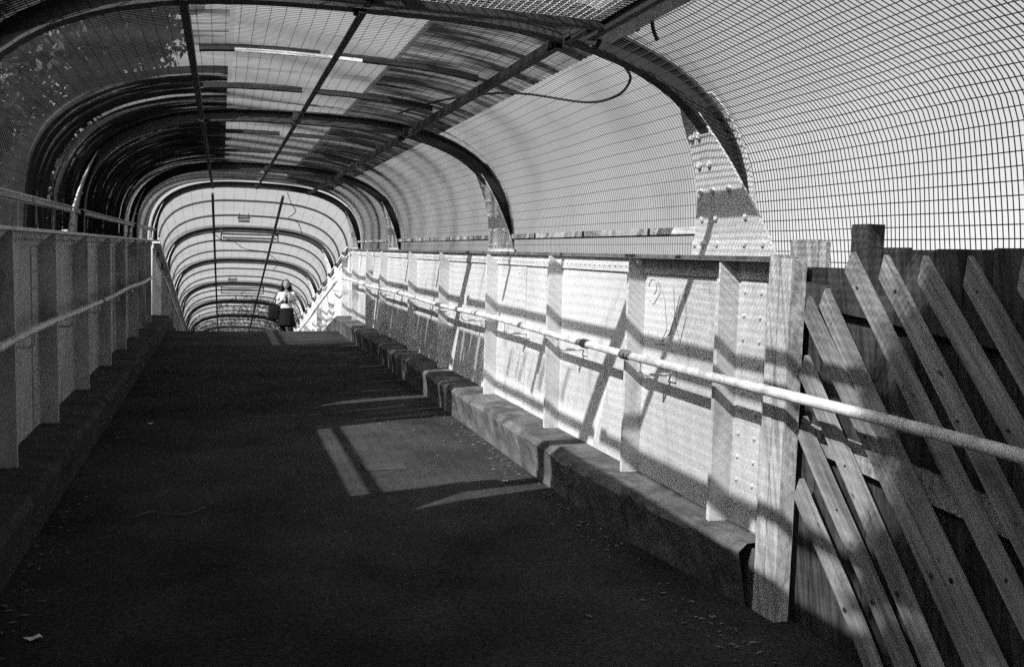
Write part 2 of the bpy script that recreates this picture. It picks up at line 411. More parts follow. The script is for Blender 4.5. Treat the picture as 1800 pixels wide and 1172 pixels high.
for i, (y, nm) in enumerate(CB):
    th = thing('cross_bar', R((CX, y, 1.1)), '%s thin cross bar of the sloping roof, counted from the near rib' % nm, 'bar', 'thin cross bars between the purlins')
    for x0, x1 in ((-.79, -.08), (-.02, .87)):
        b = MB(R); b.sweep(arch(1.82, 1.09, N=14, x0=x0, x1=x1), y - .028, y + .028, -.004, .004)
        b.sweep(arch(1.82, 1.09, N=14, x0=x0, x1=x1), y - .005, y + .005, .0045, .035)
        b.build('flat_bar', M_STEEL, th)
    if i == 0:
        b = MB(R); b.sweep(arch(1.82, 1.09, N=12, x0=-.6, x1=.15), y - .048, y - .029, -.016, .004)
        o = b.build('pale_plate', M_LTST, th)

# ledger rails over the walls
LG = 'slim ledger rails above the side walls'
LBN = ['beside the fence end', 'between first and second rib feet', 'between second and third rib feet', 'between third rib foot and crest']
for j, (y0, y1) in enumerate(bays):
    for s, nm in ((1, 'sunlit'), (-1, 'shaded')):
        if s > 0 and j == 0: continue
        y0b = y0 if j else 1.5
        x = 2.46 if s > 0 else -1.15; z = .145 if s > 0 else .25
        th = thing('ledger_rail', R((x, y0b, z)), 'ledger rail above the %s wall %s' % (nm, LBN[j]), 'rail', LG)
        b = MB(R); b.box(x - .012, x + .012, y0b + .2, y1 - .13, z - .008, z + .03)
        if s < 0: b.box(x + .0125, x + .04, y0b + .2, y1 - .13, z + .022, z + .03)
        b.build('bar', M_LTST if s > 0 else M_WALLL, th)  # shaded-side bar takes the darker girder tone as shade
        c = MB(R); c.box(x - .006, x + .016, y0b + .2, y1 - .13, z - .018, z - .0085); c.build('lower_edge', M_STEEL, th)
        yy = y0b + .8
        while yy < y1 - .3:
            c = MB(R); c.box(x - .018, x - .0125, yy - .012, yy + .012, z - .02, z + .031); c.build('clip', M_STEEL, th); yy += 1.05
for s_, nm in ((1, 'sunlit'), (-1, 'shaded')):
    x = 2.44 if s_ > 0 else -1.16; z = .15 if s_ > 0 else .22
    th = thing('ledger_rail', K((x, YC + .4, z)), 'long ledger rail past the crest, above the %s wall' % nm, 'rail', LG)
    b = MB(K); b.box(x - .014, x + .014, YC + .4, YE, z, z + .03); b.build('bar', M_LTST, th)
    for k in range(19):
        y = YC + .9 + 1.3 * k
        b = MB(K); b.box(x - .05, x - .0145, y - .06, y + .06, z - .13, z + .005); b.build('clip', M_STEEL, th)
# crumpled film between wall head and ledger, sunlit side
for j, (y0, y1) in enumerate(bays[1:]):
    b = MB(R); x = 2.56; n = int((y1 - y0 - .3) / .03)
    for i in range(n + 1):
        y = y0 + .2 + .03 * i
        for k in range(4):
            b.v.append(R((x + .014 * math.sin(y * 31 + k) + random.uniform(-.006, .006), y, -.01 + .05 * k)))
    b.f = [(i * 4 + k, i * 4 + k + 1, i * 4 + 5 + k, i * 4 + 4 + k) for i in range(n) for k in range(3)]
    tag(b.build('film_strip', M_FILM), 'crumpled pale film strip behind the ledger rail %s' % LBN[j + 1], 'film', 'film strips behind the ledger rail')

# ------------------------------------------------------------------ wire mesh of the canopy
NEARP = [(2.68, -.30), (2.66, 0), (2.61, .35), (2.56, .54), (2.47, .655), (2.36, .725), (2.2, .80), (1.9, .93), (1.5, 1.08), (1.1, 1.18), (.66, 1.22)]
NEARP = NEARP + [(2 * .66 - x, z) for x, z in NEARP[-2::-1]]
def resample(raw, N):
    L = [0]
    for p, q in zip(raw, raw[1:]): L.append(L[-1] + math.hypot(p[0] - q[0], p[1] - q[1]))
    out = []; j = 0
    for i in range(N + 1):
        t = L[-1] * i / N
        while j < len(L) - 2 and L[j + 1] < t: j += 1
        f = min(1, max(0, (t - L[j]) / max(1e-9, L[j + 1] - L[j])))
        out.append((raw[j][0] + f * (raw[j + 1][0] - raw[j][0]), raw[j][1] + f * (raw[j + 1][1] - raw[j][1])))
    return out
def smooth2(P, n=8):
    P = [P[0]] + P + [P[-1]]; out = []
    for i in range(1, len(P) - 2):
        for k in range(n):
            t = k / n
            out.append(tuple(0.5 * ((2 * P[i][c]) + (-P[i - 1][c] + P[i + 1][c]) * t + (2 * P[i - 1][c] - 5 * P[i][c] + 4 * P[i + 1][c] - P[i + 2][c]) * t * t + (-P[i - 1][c] + 3 * P[i][c] - 3 * P[i + 1][c] + P[i + 2][c]) * t ** 3) for c in (0, 1)))
    out.append(P[-2]); return out
def mesh_bay(T, y0, y1, label, dy=.05, N=56, r=.0021, long=.10, leg=.22, step=.3, sides=3, prof=None):
    pr = resample(prof, N) if prof else arch(1.96, 1.20, N=N, leg=leg); b = MB(T)
    def bulge(i, y):
        u = math.sin(math.pi * (y - y0) / (y1 - y0)) ; v = math.sin(i / N * 9.4 + y * 2.3)
        return .016 * u * v + .006 * math.sin(y * 7 + i * .6)
    nrm = []
    for i in range(N + 1):
        a = pr[max(0, i - 1)]; c = pr[min(N, i + 1)]; tx, tz = c[0] - a[0], c[1] - a[1]; l = math.hypot(tx, tz); nrm.append((tz / l, -tx / l))
    def P(i, y):
        o = bulge(i, y); return (pr[i][0] + nrm[i][0] * o, y, pr[i][1] + nrm[i][1] * o)
    n = int((y1 - y0) / dy)
    for k in range(n + 1):
        y = y0 + (y1 - y0) * k / n
        b.tube([P(i, y) for i in range(N + 1)], r, sides, cap=False)
    Lt = sum(math.hypot(pr[i][0] - pr[i + 1][0], pr[i][1] - pr[i + 1][1]) for i in range(N)); m = int(Lt / long)
    ns = int((y1 - y0) / step) + 1
    for q in range(m + 1):
        fi = q / m * N; i = min(int(fi), N - 1); f = fi - i
        pts = []
        for k in range(ns + 1):
            y = y0 + (y1 - y0) * k / ns; A = P(i, y); B = P(i + 1, y)
            pts.append((A[0] * (1 - f) + B[0] * f + nrm[i][0] * .004, y, A[2] * (1 - f) + B[2] * f + nrm[i][1] * .004))
        b.tube(pts, r, sides, cap=False)
    return tag(b.build('mesh_panel', M_WIRE), label, 'wire mesh', 'bent wire mesh panels of the canopy')
MN = ['open wire mesh over the timber fence, before the first arch rib', 'bent wire mesh over the hanging cable, between first and second ribs',
      'bent wire mesh between the second and third arch ribs', 'bent wire mesh between the third rib and the crest rib']
for j, (y0, y1) in enumerate(bays):
    if j == 0: mesh_bay(R, 1.5, y1 - .005, MN[j], N=72, dy=.025, long=.05, r=.0024, prof=smooth2(NEARP))
    else: mesh_bay(R, y0, y1 + (.30 if j == 3 else .01), MN[j], N=56 if j < 2 else 44, dy=.032, long=.075, r=.0017)
for j in range(len(DY)):
    y0, y1 = ([YC] + DY)[j:j + 2]
    mesh_bay(K, y0, y1, 'fine wire mesh in the %s bay past the crest' % ORD[j], dy=.1, N=32, long=.2, step=.6, r=.0022)

# ------------------------------------------------------------------ corrugated roof sheets laid over the mesh
def roof(T, y0, y1, x0, x1, m, label, name='roof_sheet', off=.035, amp=.006, group='corrugated plastic sheets over the wire mesh', leg=.0, nseg=None, dy=.019):
    full = arch(1.96, 1.20, N=200, leg=leg)
    pr = [p for p in full if x0 <= p[0] - CX <= x1]
    k = max(1, len(pr) // (nseg or 22)); pr = pr[::k] + [pr[-1]]
    b = MB(T); b.uv = []; n = int((y1 - y0) / dy); N = len(pr)
    s = [0]
    for i in range(1, N): s.append(s[-1] + math.hypot(pr[i][0] - pr[i - 1][0], pr[i][1] - pr[i - 1][1]))
    ph = random.uniform(0, 50)
    for j in range(n + 1):
        y = y0 + (y1 - y0) * j / n
        o = off + amp * math.sin(y * 2 * math.pi / .076)
        for i in range(N):
            a = pr[max(0, i - 1)]; c = pr[min(N - 1, i + 1)]; tx, tz = c[0] - a[0], c[1] - a[1]; l = math.hypot(tx, tz) or 1
            b.v.append(T((pr[i][0] + tz / l * o, y, pr[i][1] - tx / l * o))); b.uv.append((s[i] + ph, y + ph))
    b.f = [(j * N + i, j * N + i + 1, (j + 1) * N + i + 1, (j + 1) * N + i) for j in range(n) for i in range(N - 1)]
    return tag(b.build(name, m, smooth=True), label, 'roof sheet', group)
RB = ['between the first and second ribs', 'between the second and third ribs', 'between the third rib and the crest']
for j, (y0, y1) in enumerate(bays[1:]):
    roof(R, y0 + .01, y1 + (.29 if j == 2 else -.01), -.59, .41, M_CLEAR, 'clear bright ceiling sheet along the ridge %s' % RB[j])
    roof(R, y0 + .01, y1 + (.29 if j == 2 else -.01), .415, 1.30, M_STRK, 'dark streaked ceiling sheet beside the sunlit-side purlin %s' % RB[j], off=.045)
    roof(R, y0 + .01, y1 + (.29 if j == 2 else -.01), 1.22, 2.1, M_MILK, 'hazy side sheet curving down to the sunlit wall %s' % RB[j], off=.06)
roof(R, 4.25, 6.85, -.86, -.60, M_STRL, 'streaked ceiling sheet strip beside the shaded-side purlin near the first rib', off=.045)
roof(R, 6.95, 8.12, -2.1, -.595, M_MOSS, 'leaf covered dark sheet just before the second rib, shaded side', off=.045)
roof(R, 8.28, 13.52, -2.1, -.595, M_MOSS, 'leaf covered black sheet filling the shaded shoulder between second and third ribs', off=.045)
roof(R, 14.25, 18.03, -2.1, -.595, M_STRL, 'lightly streaked sheet on the shaded shoulder just before the crest', off=.045)
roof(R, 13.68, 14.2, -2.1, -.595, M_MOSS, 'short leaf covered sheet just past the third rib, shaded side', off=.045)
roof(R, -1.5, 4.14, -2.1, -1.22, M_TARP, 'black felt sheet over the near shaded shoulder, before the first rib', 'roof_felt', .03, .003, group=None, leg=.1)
roof(R, -1.6, 1.3, -1.09, 2.1, M_TARP, 'added black felt sheet shading the unseen start of the bridge, behind the viewer', 'roof_felt', .03, .003, group=None, leg=.1)  # unseen sheet added to block light from the near path and fence

for j, y in enumerate(DY[:6]):
    roof(K, y + .055, y + .42, -2.1, 2.1, M_JOINT, 'grey joint sheet over the %s thick rib past the crest' % ORD[j], 'joint_sheet', .02, .003, 'grey joint sheets of the far tube', leg=.1, nseg=44, dy=.05)

# flat grated ceiling frame before the first rib
th = thing('ceiling_frame', R((CX + .3, 3.5, .95)), 'flat grated ceiling frame hung before the first arch rib', 'frame')
zf = 1.0; xa, xb = CX - .80, CX + .90; ya, yb = 2.3, 3.70
b = MB(R); b.box(xa, xb, yb, yb + .035, zf - .03, zf + .02); b.build('end_angle', M_STEEL, th)
b = MB(R); b.box(xb + .001, xb + .03, ya, yb + .2, zf - .035, zf + .03); b.build('side_angle', M_STEEL, th)
b = MB(R); b.box(xb + .031, xb + .12, ya, yb + .2, zf - .035, zf - .025); b.build('side_flange', M_LTST, th)
b = MB(R); b.box(xa - .03, xa - .001, ya, yb, zf - .03, zf + .02); b.build('side_angle', M_STEEL, th)
b = MB(R); b.box(CX - .12, CX - .09, ya, yb - .001, zf - .02, zf + .02); b.build('middle_bar', M_STEEL, th)
b = MB(R)
for k in range(46): b.tube([(xa, ya + .01 + k * .0305, zf), (xb, ya + .01 + k * .0305, zf)], .0013, 3)
for k in range(54): b.tube([(xa + .02 + k * .0305, ya, zf + .005), (xa + .02 + k * .0305, yb, zf + .005)], .0013, 3)
b.build('grating', M_LTST, th)
b = MB(R); b.tube([(xb + .05, yb + .16, zf - .04), (xb + .05, yb + .2, zf - .065), (xb + .04, yb + .24, zf - .05)], .012, 6); b.build('bolt', M_STEEL, th)

# ------------------------------------------------------------------ handrails
def handrail(T, x, z, y0, y1, xwall, label, collars, brackets, m=M_RAIL, sag=0.0):
    th = thing('handrail', T((x, y0, z)), label, 'handrail')
    n = 40; b = MB(T)
    b.tube([(x + .006 * math.sin(k * .9), y0 + (y1 - y0) * k / n, z + .008 * math.sin(k * .55)) for k in range(n + 1)], .0235, 12)
    b.build('tube', m, th, smooth=True)
    for y in collars:
        c = MB(T); k = (y - y0) / (y1 - y0) * n
        c.tube([(x + .006 * math.sin(k * .9), y - .035, z + .008 * math.sin(k * .55)), (x + .006 * math.sin(k * .9), y + .035, z + .008 * math.sin(k * .55))], .0295, 12); c.build('collar', M_RUST, th, smooth=True)
    for y in brackets:
        c = MB(T); s = 1 if xwall > x else -1
        c.tube([(x, y, z - .02), (x, y, z - .075), (x + s * .03, y + .01, z - .10), (xwall, y + .02, z - .10)], .009, 6)
        c.box(*sorted((xwall - s * .012, xwall - s * .001)), y - .03, y + .07, z - .14, z - .06)
        c.build('bracket', M_LTST, th)
    return th
handrail(R, 2.20, -.548, 1.4, YC - .5, 2.42, 'long sunlit tube handrail along the white riveted wall', [5.35, 4.75, 8.6, 9.3, 11.7, 13.2], [4.55, 5.85, 7.1, 8.5, 9.9, 11.6, 13.3, 15.0])
handrail(R, -1.06, -.53, 0.6, YC - .3, -1.24, 'tube handrail along the shaded wall', [9.2], [3.2, 4.6, 6.0, 7.5, 9.0, 10.6, 12.2, 13.9])
handrail(K, 2.20, -.548, YC + .3, YE, 2.42, 'tube handrail past the crest, behind the walking woman', [], [YC + 1 + 1.8 * k for k in range(12)])
handrail(K, -1.06, -.53, YC + .3, YE, -1.24, 'tube handrail past the crest on the shaded side', [], [YC + 1 + 1.8 * k for k in range(12)])

# ------------------------------------------------------------------ timber post and fence
th = thing('timber_post', R((2.36, 3.43, -1.6)), 'pale doubled timber post closing the white wall, under the handrail', 'post')
b = MB(R); b.box(2.33, 2.41, 3.46, 3.535, -1.7, .03); b.build('upright', M_TIMBP, th)
b = MB(R); b.box(2.335, 2.41, 3.375, 3.457, -1.7, .015); b.build('upright', M_TIMBP, th)
fn = thing('timber_fence', R((2.5, 2.4, -1.6)), 'rough timber fence of slanting pale slats over dark boards, beside the post', 'fence')
tops = [(3.31, -.17), (3.20, -.13), (3.06, .02), (2.87, .01), (2.66, .01), (2.46, .01), (2.25, .01), (2.05, .0), (1.85, .01), (1.65, .0)]
dyz = Vector((-.66, -.75)).normalized(); nrm = Vector((.75, -.66)).normalized()
def slat(y, z, w_, x, zend=-1.62, ystart=None):
    L = (z - zend) / -dyz.y
    a = Vector((y, z)); e = a + dyz * L; wv = nrm * (w_ / 2)
    darkf = []
    b = MB(R); sk = random.uniform(-.02, .02); ang = random.uniform(-.012, .012)
    c1, c2, c3, c4 = a + wv + dyz * (.05 + sk), a - wv, e - wv + nrm * ang * 3, e + wv + nrm * ang * 3
    n = 8; vs = []
    for k in range(n + 1):
        f = k / n; p = c1.lerp(c4, f); q = c2.lerp(c3, f)
        bow = .006 * math.sin(f * 5 + y * 9)
        vs += [(x + bow, p.x, p.y), (x + bow, q.x, q.y), (x + .024 + bow, q.x, q.y), (x + .024 + bow, p.x, p.y)]
    fs = [(i * 4 + k, i * 4 + (k + 1) % 4, i * 4 + 4 + (k + 1) % 4, i * 4 + 4 + k) for i in range(n) for k in range(4)] + [(3, 2, 1, 0), tuple(range(4 * n, 4 * n + 4))]
    b.add(vs, fs)
    b.uv = []
    off = random.uniform(0, 60)
    for k in range(n + 1):
        for q in ((0, 0), (1, 0), (1, .3), (0, .3)): b.uv.append((off + q[0] * w_ + q[1] * .1, off + L * k / n))
    for k in range(3):                                # nail heads and a knot or two
        f = (.04, .30, .62)[k] + random.uniform(-.02, .02); p = c1.lerp(c4, f) - wv * (1 + random.uniform(-.4, .4))
        nn0 = len(b.v); b.rivet((x - .0015, p.x, p.y), 'x-', .006 if k < 2 else .011, .004); b.uv += [(0, 0)] * (len(b.v) - nn0)
        for fi in range(len(b.f) - 12, len(b.f)): darkf.append(fi)
    o = b.build('slanting_slat', M_SLAT, fn); o.data.materials.append(M_STEEL)
    for fi in darkf: o.data.polygons[fi].material_index = 1
    return o
for i, (y, z) in enumerate(tops): slat(y, z, .076, 2.36)
# slats that start lower, against the post
for y, z in ((3.31, -.42), (3.30, -.68), (3.30, -.95)): slat(y, z, .085, 2.36)
b = MB(R); b.hexa([(2.41, 1.4, -.34), (2.45, 1.4, -.34), (2.45, 3.53, -.17), (2.41, 3.53, -.17), (2.41, 1.4, -.24), (2.45, 1.4, -.24), (2.45, 3.53, -.075), (2.41, 3.53, -.075)]); b.build('top_rail', M_TIMBD, fn)
b = MB(R); b.hexa([(2.41, 1.4, -.92), (2.45, 1.4, -.92), (2.45, 3.33, -.80), (2.41, 3.33, -.80), (2.41, 1.4, -.82), (2.45, 1.4, -.82), (2.45, 3.33, -.70), (2.41, 3.33, -.70)]); b.build('middle_rail', M_TIMB, fn)
y = 3.45; k = 0
while y > 1.3:
    wd = random.choice([.10, .12, .14])
    zt = .06 + random.uniform(-.012, .012)
    b = MB(R)
    x0 = 2.455 + random.uniform(0, .008)
    b.box(x0, x0 + .018, y - wd, y - .006, -1.7, zt if k > 2 else -.02); b.build('upright_board', M_TIMBD, fn); y -= wd; k += 1
for y0, y1, zt, m in ((3.40, 3.60, .10, M_TIMB), (3.34, 3.385, .09, M_TIMB)):
    b = MB(R); b.box(2.478, 2.50, y0, y1, -.6, zt); b.build('upright_board', m, fn)
b = MB(R); b.box(2.478, 2.56, 3.08, 3.18, -.3, .16); o = b.build('board_stub', M_TIMBD, fn); o['label'] = 'short black stub rising above the fence boards'

# ------------------------------------------------------------------ cables
def catm(pts, n=8):
    P = [Vector(p) for p in pts]; P = [P[0]] + P + [P[-1]]; out = []
    for i in range(1, len(P) - 2):
        for k in range(n):
            t = k / n
            out.append(tuple(0.5 * ((2 * P[i]) + (-P[i - 1] + P[i + 1]) * t + (2 * P[i - 1] - 5 * P[i] + 4 * P[i + 1] - P[i + 2]) * t * t + (-P[i - 1] + 3 * P[i] - 3 * P[i + 1] + P[i + 2]) * t ** 3)))
    out.append(tuple(P[-2])); return out
def pix(px, py, D):                                   # ramp-frame point seen at a photo pixel, depth measured along the ramp
    d = M.inverted() @ Vector((px - 900, 586 - py, -FPX)); return tuple(d * (D / d.y))
b = MB(R); b.tube(catm([pix(700, 200, 7.6), pix(770, 178, 6.9), pix(860, 165, 6.3), pix(930, 166, 6.0), pix(1030, 180, 5.4), pix(1085, 168, 5.0), pix(1108, 140, 4.7), pix(1098, 117, 4.5)]), .008, 6)
tag(b.build('cable', M_CABLE, smooth=True), 'thick black cable looping under the canopy near the first rib', 'cable')
b = MB(R); b.tube(catm([pix(1142, -40, 3.5), pix(1144, 10, 3.5), pix(1148, 50, 3.5), pix(1156, 72, 3.5)]), .008, 6)
tag(b.build('cable', M_CABLE, smooth=True), 'short black cable end hanging before the first rib', 'cable')
def dk(px, py, D):                                    # deck-frame point under a pixel, at world distance D
    d = RX @ M.inverted() @ Vector((px - 900, 586 - py, -FPX)); wpt = EYE + d * (D / d.y)
    return (wpt.x, wpt.y - CREST.y + YC, wpt.z - CREST.z - 1.6)
b = MB(K); b.tube(catm([dk(505, 338, 18), dk(512, 358, 18), dk(520, 372, 18.4), dk(507, 384, 18.8), dk(524, 392, 19.2), dk(531, 412, 19.4)]), .008, 5)
tag(b.build('wire', M_CABLE, smooth=True), 'loose dark wire dangling just inside the crest rib', 'wire')
b = MB(K); b.tube(catm([dk(354, 411, 20.6), dk(374, 410, 20.6), dk(390, 422, 21), dk(405, 421, 21.2), dk(430, 437, 22), dk(460, 442, 22.6), dk(480, 452, 23), dk(489, 463, 23.3), dk(480, 474, 23.6)]), .008, 5)
tag(b.build('wire', M_CABLE, smooth=True), 'thin wire wandering across the ceiling past the first lamp frame', 'wire')

# ------------------------------------------------------------------ lamps and frames hung in the far tube
def lamp(px, py, D, wd, h, label):
    c = dk(px, py, D); th = thing('ceiling_lamp', K(c), label, 'lamp', 'slim ceiling lamps of the far tube')
    b = MB(K); b.box(c[0] - wd / 2, c[0] + wd / 2, c[1] - .06, c[1] + .06, c[2] - h / 2, c[2] + h / 2); b.build('housing', M_RUST, th)
    b = MB(K); b.box(c[0] - wd / 2 - .015, c[0] + wd / 2 + .015, c[1] - .07, c[1] + .07, c[2] + h / 2 + .001, c[2] + h / 2 + .02); b.build('rim', M_STEEL, th)
    for s in (-1, 1):
        b = MB(K); b.box(c[0] + s * wd * .4 - .01, c[0] + s * wd * .4 + .01, c[1] - .01, c[1] + .01, c[2] + h / 2 + .021, c[2] + h / 2 + .12); b.build('hanger', M_STEEL, th)
lamp(429, 387, 20.6, .24, .07, 'small boxed ceiling lamp in the first bay past the crest')
lamp(409, 493, 28.4, .24, .06, 'small boxed ceiling lamp in the third bay past the crest')
def hframe(y, label):
    th = thing('hanging_frame', K((CX, y, .9)), label, 'frame', 'rectangular frames hung in the far tube')
    x0, x1 = CX - .66, CX + .56; z1, z0 = zat(0) - .12, zat(0) - .32
    for a in ((x0, x1, z1 - .03, z1), (x0, x1, z0, z0 + .025)):
        b = MB(K); b.box(a[0], a[1], y - .02, y + .02, a[2], a[3]); b.build('frame_rail', M_STEEL, th)
    for x in (x0 - .03, x1 + .0005):
        b = MB(K); b.box(x, x + .03, y - .02, y + .02, z0, z1 + .1); b.build('frame_post', M_STEEL, th)
    b = MB(K); b.box(x0 + .02, x1 - .02, y - .008, y + .008, z1 - .12, z1 - .085); b.build('lamp_tube', M_STEEL, th)
hframe(DY[0] - .2, 'rectangular frame hung at the first thick rib past the crest')
hframe(DY[2] - .2, 'small rectangular frame hung at the third thick rib past the crest')

# ------------------------------------------------------------------ litter and iron cover on the path
LT = [(-.72, 3.95, .035, 'pale paper scrap on dark path beside the shaded kerb'),
      (-.60, 8.6, .03, 'small pale scrap farther up beside the shaded kerb'), (1.9, 6.0, .016, 'pale crumb in sun by the kerb foot')]
for x, y, s, lab in LT:
    b = MB(R); n = 6; a0 = random.uniform(0, 6)
    b.add([(x + s * (1 + .4 * math.sin(3 * k)) * math.cos(a0 + k * 2 * math.pi / n), y + s * .6 * math.sin(a0 + k * 2 * math.pi / n) , -1.592 + (.012 if k % 2 else 0)) for k in range(n)] + [(x, y, -1.585)],
          [(k, (k + 1) % n, n) for k in range(n)])
    tag(b.build('paper_scrap', M_PAPER), lab, 'litter', 'litter on the path')
b = MB(R)
b.box(1.0, 1.30, 6.50, 6.512, -1.602, -1.590); b.box(1.0, 1.30, 6.70, 6.712, -1.602, -1.590)
b.box(1.0, 1.012, 6.513, 6.699, -1.602, -1.590); b.box(1.288, 1.30, 6.513, 6.699, -1.602, -1.590); b.box(1.013, 1.287, 6.514, 6.698, -1.602, -1.593)
tag(b.build('iron_cover', mat('cover_iron', .035, .4, .6, 9, .4, 50)), 'small iron cover set in the sunlit patch of path', 'cover')
st = MB(R); st.tube(catm([(-.5, 5.6, -1.59), (-.4, 5.7, -1.585), (-.22, 5.62, -1.59), (-.1, 5.72, -1.58)]), .004, 4)
lb = MB(R); rnd = random.Random(31)
for k in range(900):
    y = 3.0 + 14.5 * rnd.random() ** 1.3
    q = rnd.random()
    x = 2.13 - abs(rnd.gauss(0, .10)) if q < .45 else (-.93 + abs(rnd.gauss(0, .12)) if q < .85 else rnd.uniform(-.9, 2.1))
    z = rnd.uniform(.004, .018) * (.6 + rnd.random()); a = rnd.uniform(0, 6.28)
    dx, dy_ = math.cos(a) * z, math.sin(a) * z; h = -1.594
    lb.add([(x - dx, y - dy_, h), (x + dy_ * .4, y - dx * .4, h + .004), (x + dx, y + dy_, h + .002), (x - dy_ * .4, y + dx * .4, h + .005)], [(0, 1, 2, 3)])
stuff(lb.build('fallen_leaves', mat('dry_leaf_litter', .16, .6, .9, 25, 0)), 'dry leaf litter gathered along both kerbs of the path', 'leaf litter')
tag(st.build('twig', M_BARK), 'thin curved twig on the dark path', 'twig')

# ------------------------------------------------------------------ trees
def crown_mesh(T, blobs, n, s, seed):
    rnd = random.Random(seed); b = MB(T); tot = sum(r[3] * r[4] * r[5] for r in blobs)
    for (cx, cy, cz, rx, ry, rz) in blobs:
        for _ in range(int(n * rx * ry * rz / tot)):
            while True:
                u = [rnd.uniform(-1, 1) for _ in range(3)]; q = sum(a * a for a in u)
                if .12 < q < 1 and rnd.random() < .35 + q: break
            k = 1 + .15 * math.sin(u[0] * 7 + cy) * math.sin(u[2] * 6 + cx)
            p = Vector((cx + u[0] * rx * k, cy + u[1] * ry * k, cz + u[2] * rz * k))
            a = Vector([rnd.gauss(0, 1) for _ in range(3)]).normalized(); c = a.cross(Vector([rnd.gauss(0, 1) for _ in range(3)])).normalized()
            z = s * rnd.uniform(.6, 1.4)
            b.add([p - a * z, p + c * z * .45, p + a * z, p - c * z * .45], [(0, 1, 2, 3)])
    return b
def tree(T, base, blobs, n, s, label, name='tree', trunk=.12, seed=1, leaf=None):
    th = thing(name, T(base), label, 'tree' if name == 'tree' else 'bush')
    t = MB(T); bx = Vector(base)
    top = max(blobs, key=lambda q: q[5]); c = Vector(top[:3])
    t.tube([bx, bx.lerp(c, .35) + Vector((.08, .05, 0)), bx.lerp(c, .7) - Vector((.06, 0, 0)), c], [trunk, trunk * .8, trunk * .55, trunk * .2], 8)
    for q in blobs:
        m = bx.lerp(c, .5); t.tube([m, m.lerp(Vector(q[:3]), .5) + Vector((0, 0, .1)), Vector(q[:3])], [trunk * .4, trunk * .3, trunk * .12], 6)
    t.build('trunk', M_BARK, th); crown_mesh(T, blobs, n, s, seed).build('crown', leaf or M_LEAF, th)
    return th
tree(R, (-3.4, -1.3, -1.9), [(-3.5, -1.35, 4.35, .9, .9, .95), (-3.5, -1.5, 5.25, .9, .95, .8), (-3.4, -2.7, 4.8, 1, 1.1, 1.2), (-3.3, -1.9, 3.7, .9, 1.0, .7)], 17000, .07, 'leafy tree overhanging the bridge start behind the viewer', seed=11)
for i, (y, z, lab) in enumerate(((8.6, 1.0, 'dark bush pressed against the canopy by the second rib'), (10.6, 1.3, 'taller dark bush behind the shaded wall midway up'),
                                 (12.6, .9, 'dark bush behind the shaded wall before the crest'))):
    tree(R, (-2.9, y, -3.5), [(-2.8, y, z, .75, 1.2, 1.3), (-3.4, y + .5, z - 1.0, .9, 1.3, 1.2), (-3.3, y - .4, z + .5, .8, .9, .9)], 9000, .06, lab, 'bush', .08, 20 + i)
V = lambda p: Vector(p)
tree(V, (-6.5, 31, 0), [(-4.1, 30, 16.8, 3.2, 4, 3.4), (-8.2, 29, 14, 3, 4, 4), (-8.6, 28, 9, 2.6, 3, 3.6), (-1.6, 31, 19, 2.0, 3, 2.4), (-5.9, 29, 12.6, 2.2, 3, 2.5), (-3.6, 30, 14.6, 2.0, 2.5, 1.6)], 60000, .13, 'towering tree beyond the shaded side, spreading high over the far tube', trunk=.3, seed=77)
far = [(-6.5, 27, 11, 2.6, 'tall tree beyond the shaded side, closest past the crest'), (-9, 31, 12, 3.2, 'broad tree beyond the shaded side, second from the bridge'),
       (-6.2, 35, 12, 2.8, 'leaning tree beyond the shaded side, third from the bridge'), (-13, 29, 11, 3.5, 'bulky dark tree set back from the bridge, shaded side'),
       (-9, 22, 9.5, 2.4, 'rounded tree beyond the shaded wall near the crest'), (-8, 15, 6.3, 2.0, 'small rounded tree beyond the shaded wall midway up'), (-8.5, 9, 5.0, 1.9, 'low tree beyond the shaded wall opposite the second rib'),
       (-8, 4.5, 4.2, 1.8, 'lowest tree beyond the shaded wall opposite the first rib')]
for i, (x, y, h, r, lab) in enumerate(far):
    tree(V, (x, y, 0), [(x, y, h - r * .9, r, r, r * .9), (x + r * .5, y + .5, h - r * 1.9, r * .8, r, r * .8), (x - r * .4, y - .6, h - r * 2.0, r * .9, r * .9, r * .9)], 7000, .14, lab, seed=40 + i)
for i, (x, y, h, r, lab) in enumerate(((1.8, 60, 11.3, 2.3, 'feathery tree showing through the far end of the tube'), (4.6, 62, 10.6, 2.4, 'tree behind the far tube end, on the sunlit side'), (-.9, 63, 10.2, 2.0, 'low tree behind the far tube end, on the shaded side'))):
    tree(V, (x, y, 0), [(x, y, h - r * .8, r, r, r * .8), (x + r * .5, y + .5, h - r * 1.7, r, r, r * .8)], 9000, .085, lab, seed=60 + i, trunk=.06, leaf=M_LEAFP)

# ------------------------------------------------------------------ the woman walking down towards the ramp
PX = dk(505, 560, 21.5)[0]; PO = K((PX + .03, 22.3, -1.6))
def skin(name, joints, edges, radii, root, lvl=2):
    me = bpy.data.meshes.new(name); me.from_pydata(joints, edges, []); me.update()
    o = bpy.data.objects.new(name, me); COL.objects.link(o)
    md = o.modifiers.new('skin', 'SKIN'); md.use_smooth_shade = True
    for i, rr in enumerate(radii):
        sv = me.skin_vertices[0].data[i]; sv.radius = (rr, rr) if not isinstance(rr, tuple) else rr; sv.use_root = (i == root)
    o.modifiers.new('sub', 'SUBSURF').levels = lvl
    dg = bpy.context.evaluated_depsgraph_get(); ev = o.evaluated_get(dg); m2 = bpy.data.meshes.new_from_object(ev)
    bpy.data.objects.remove(o, do_unlink=True)
    return [Vector(v.co) for v in m2.vertices], [tuple(p.vertices) for p in m2.polygons]
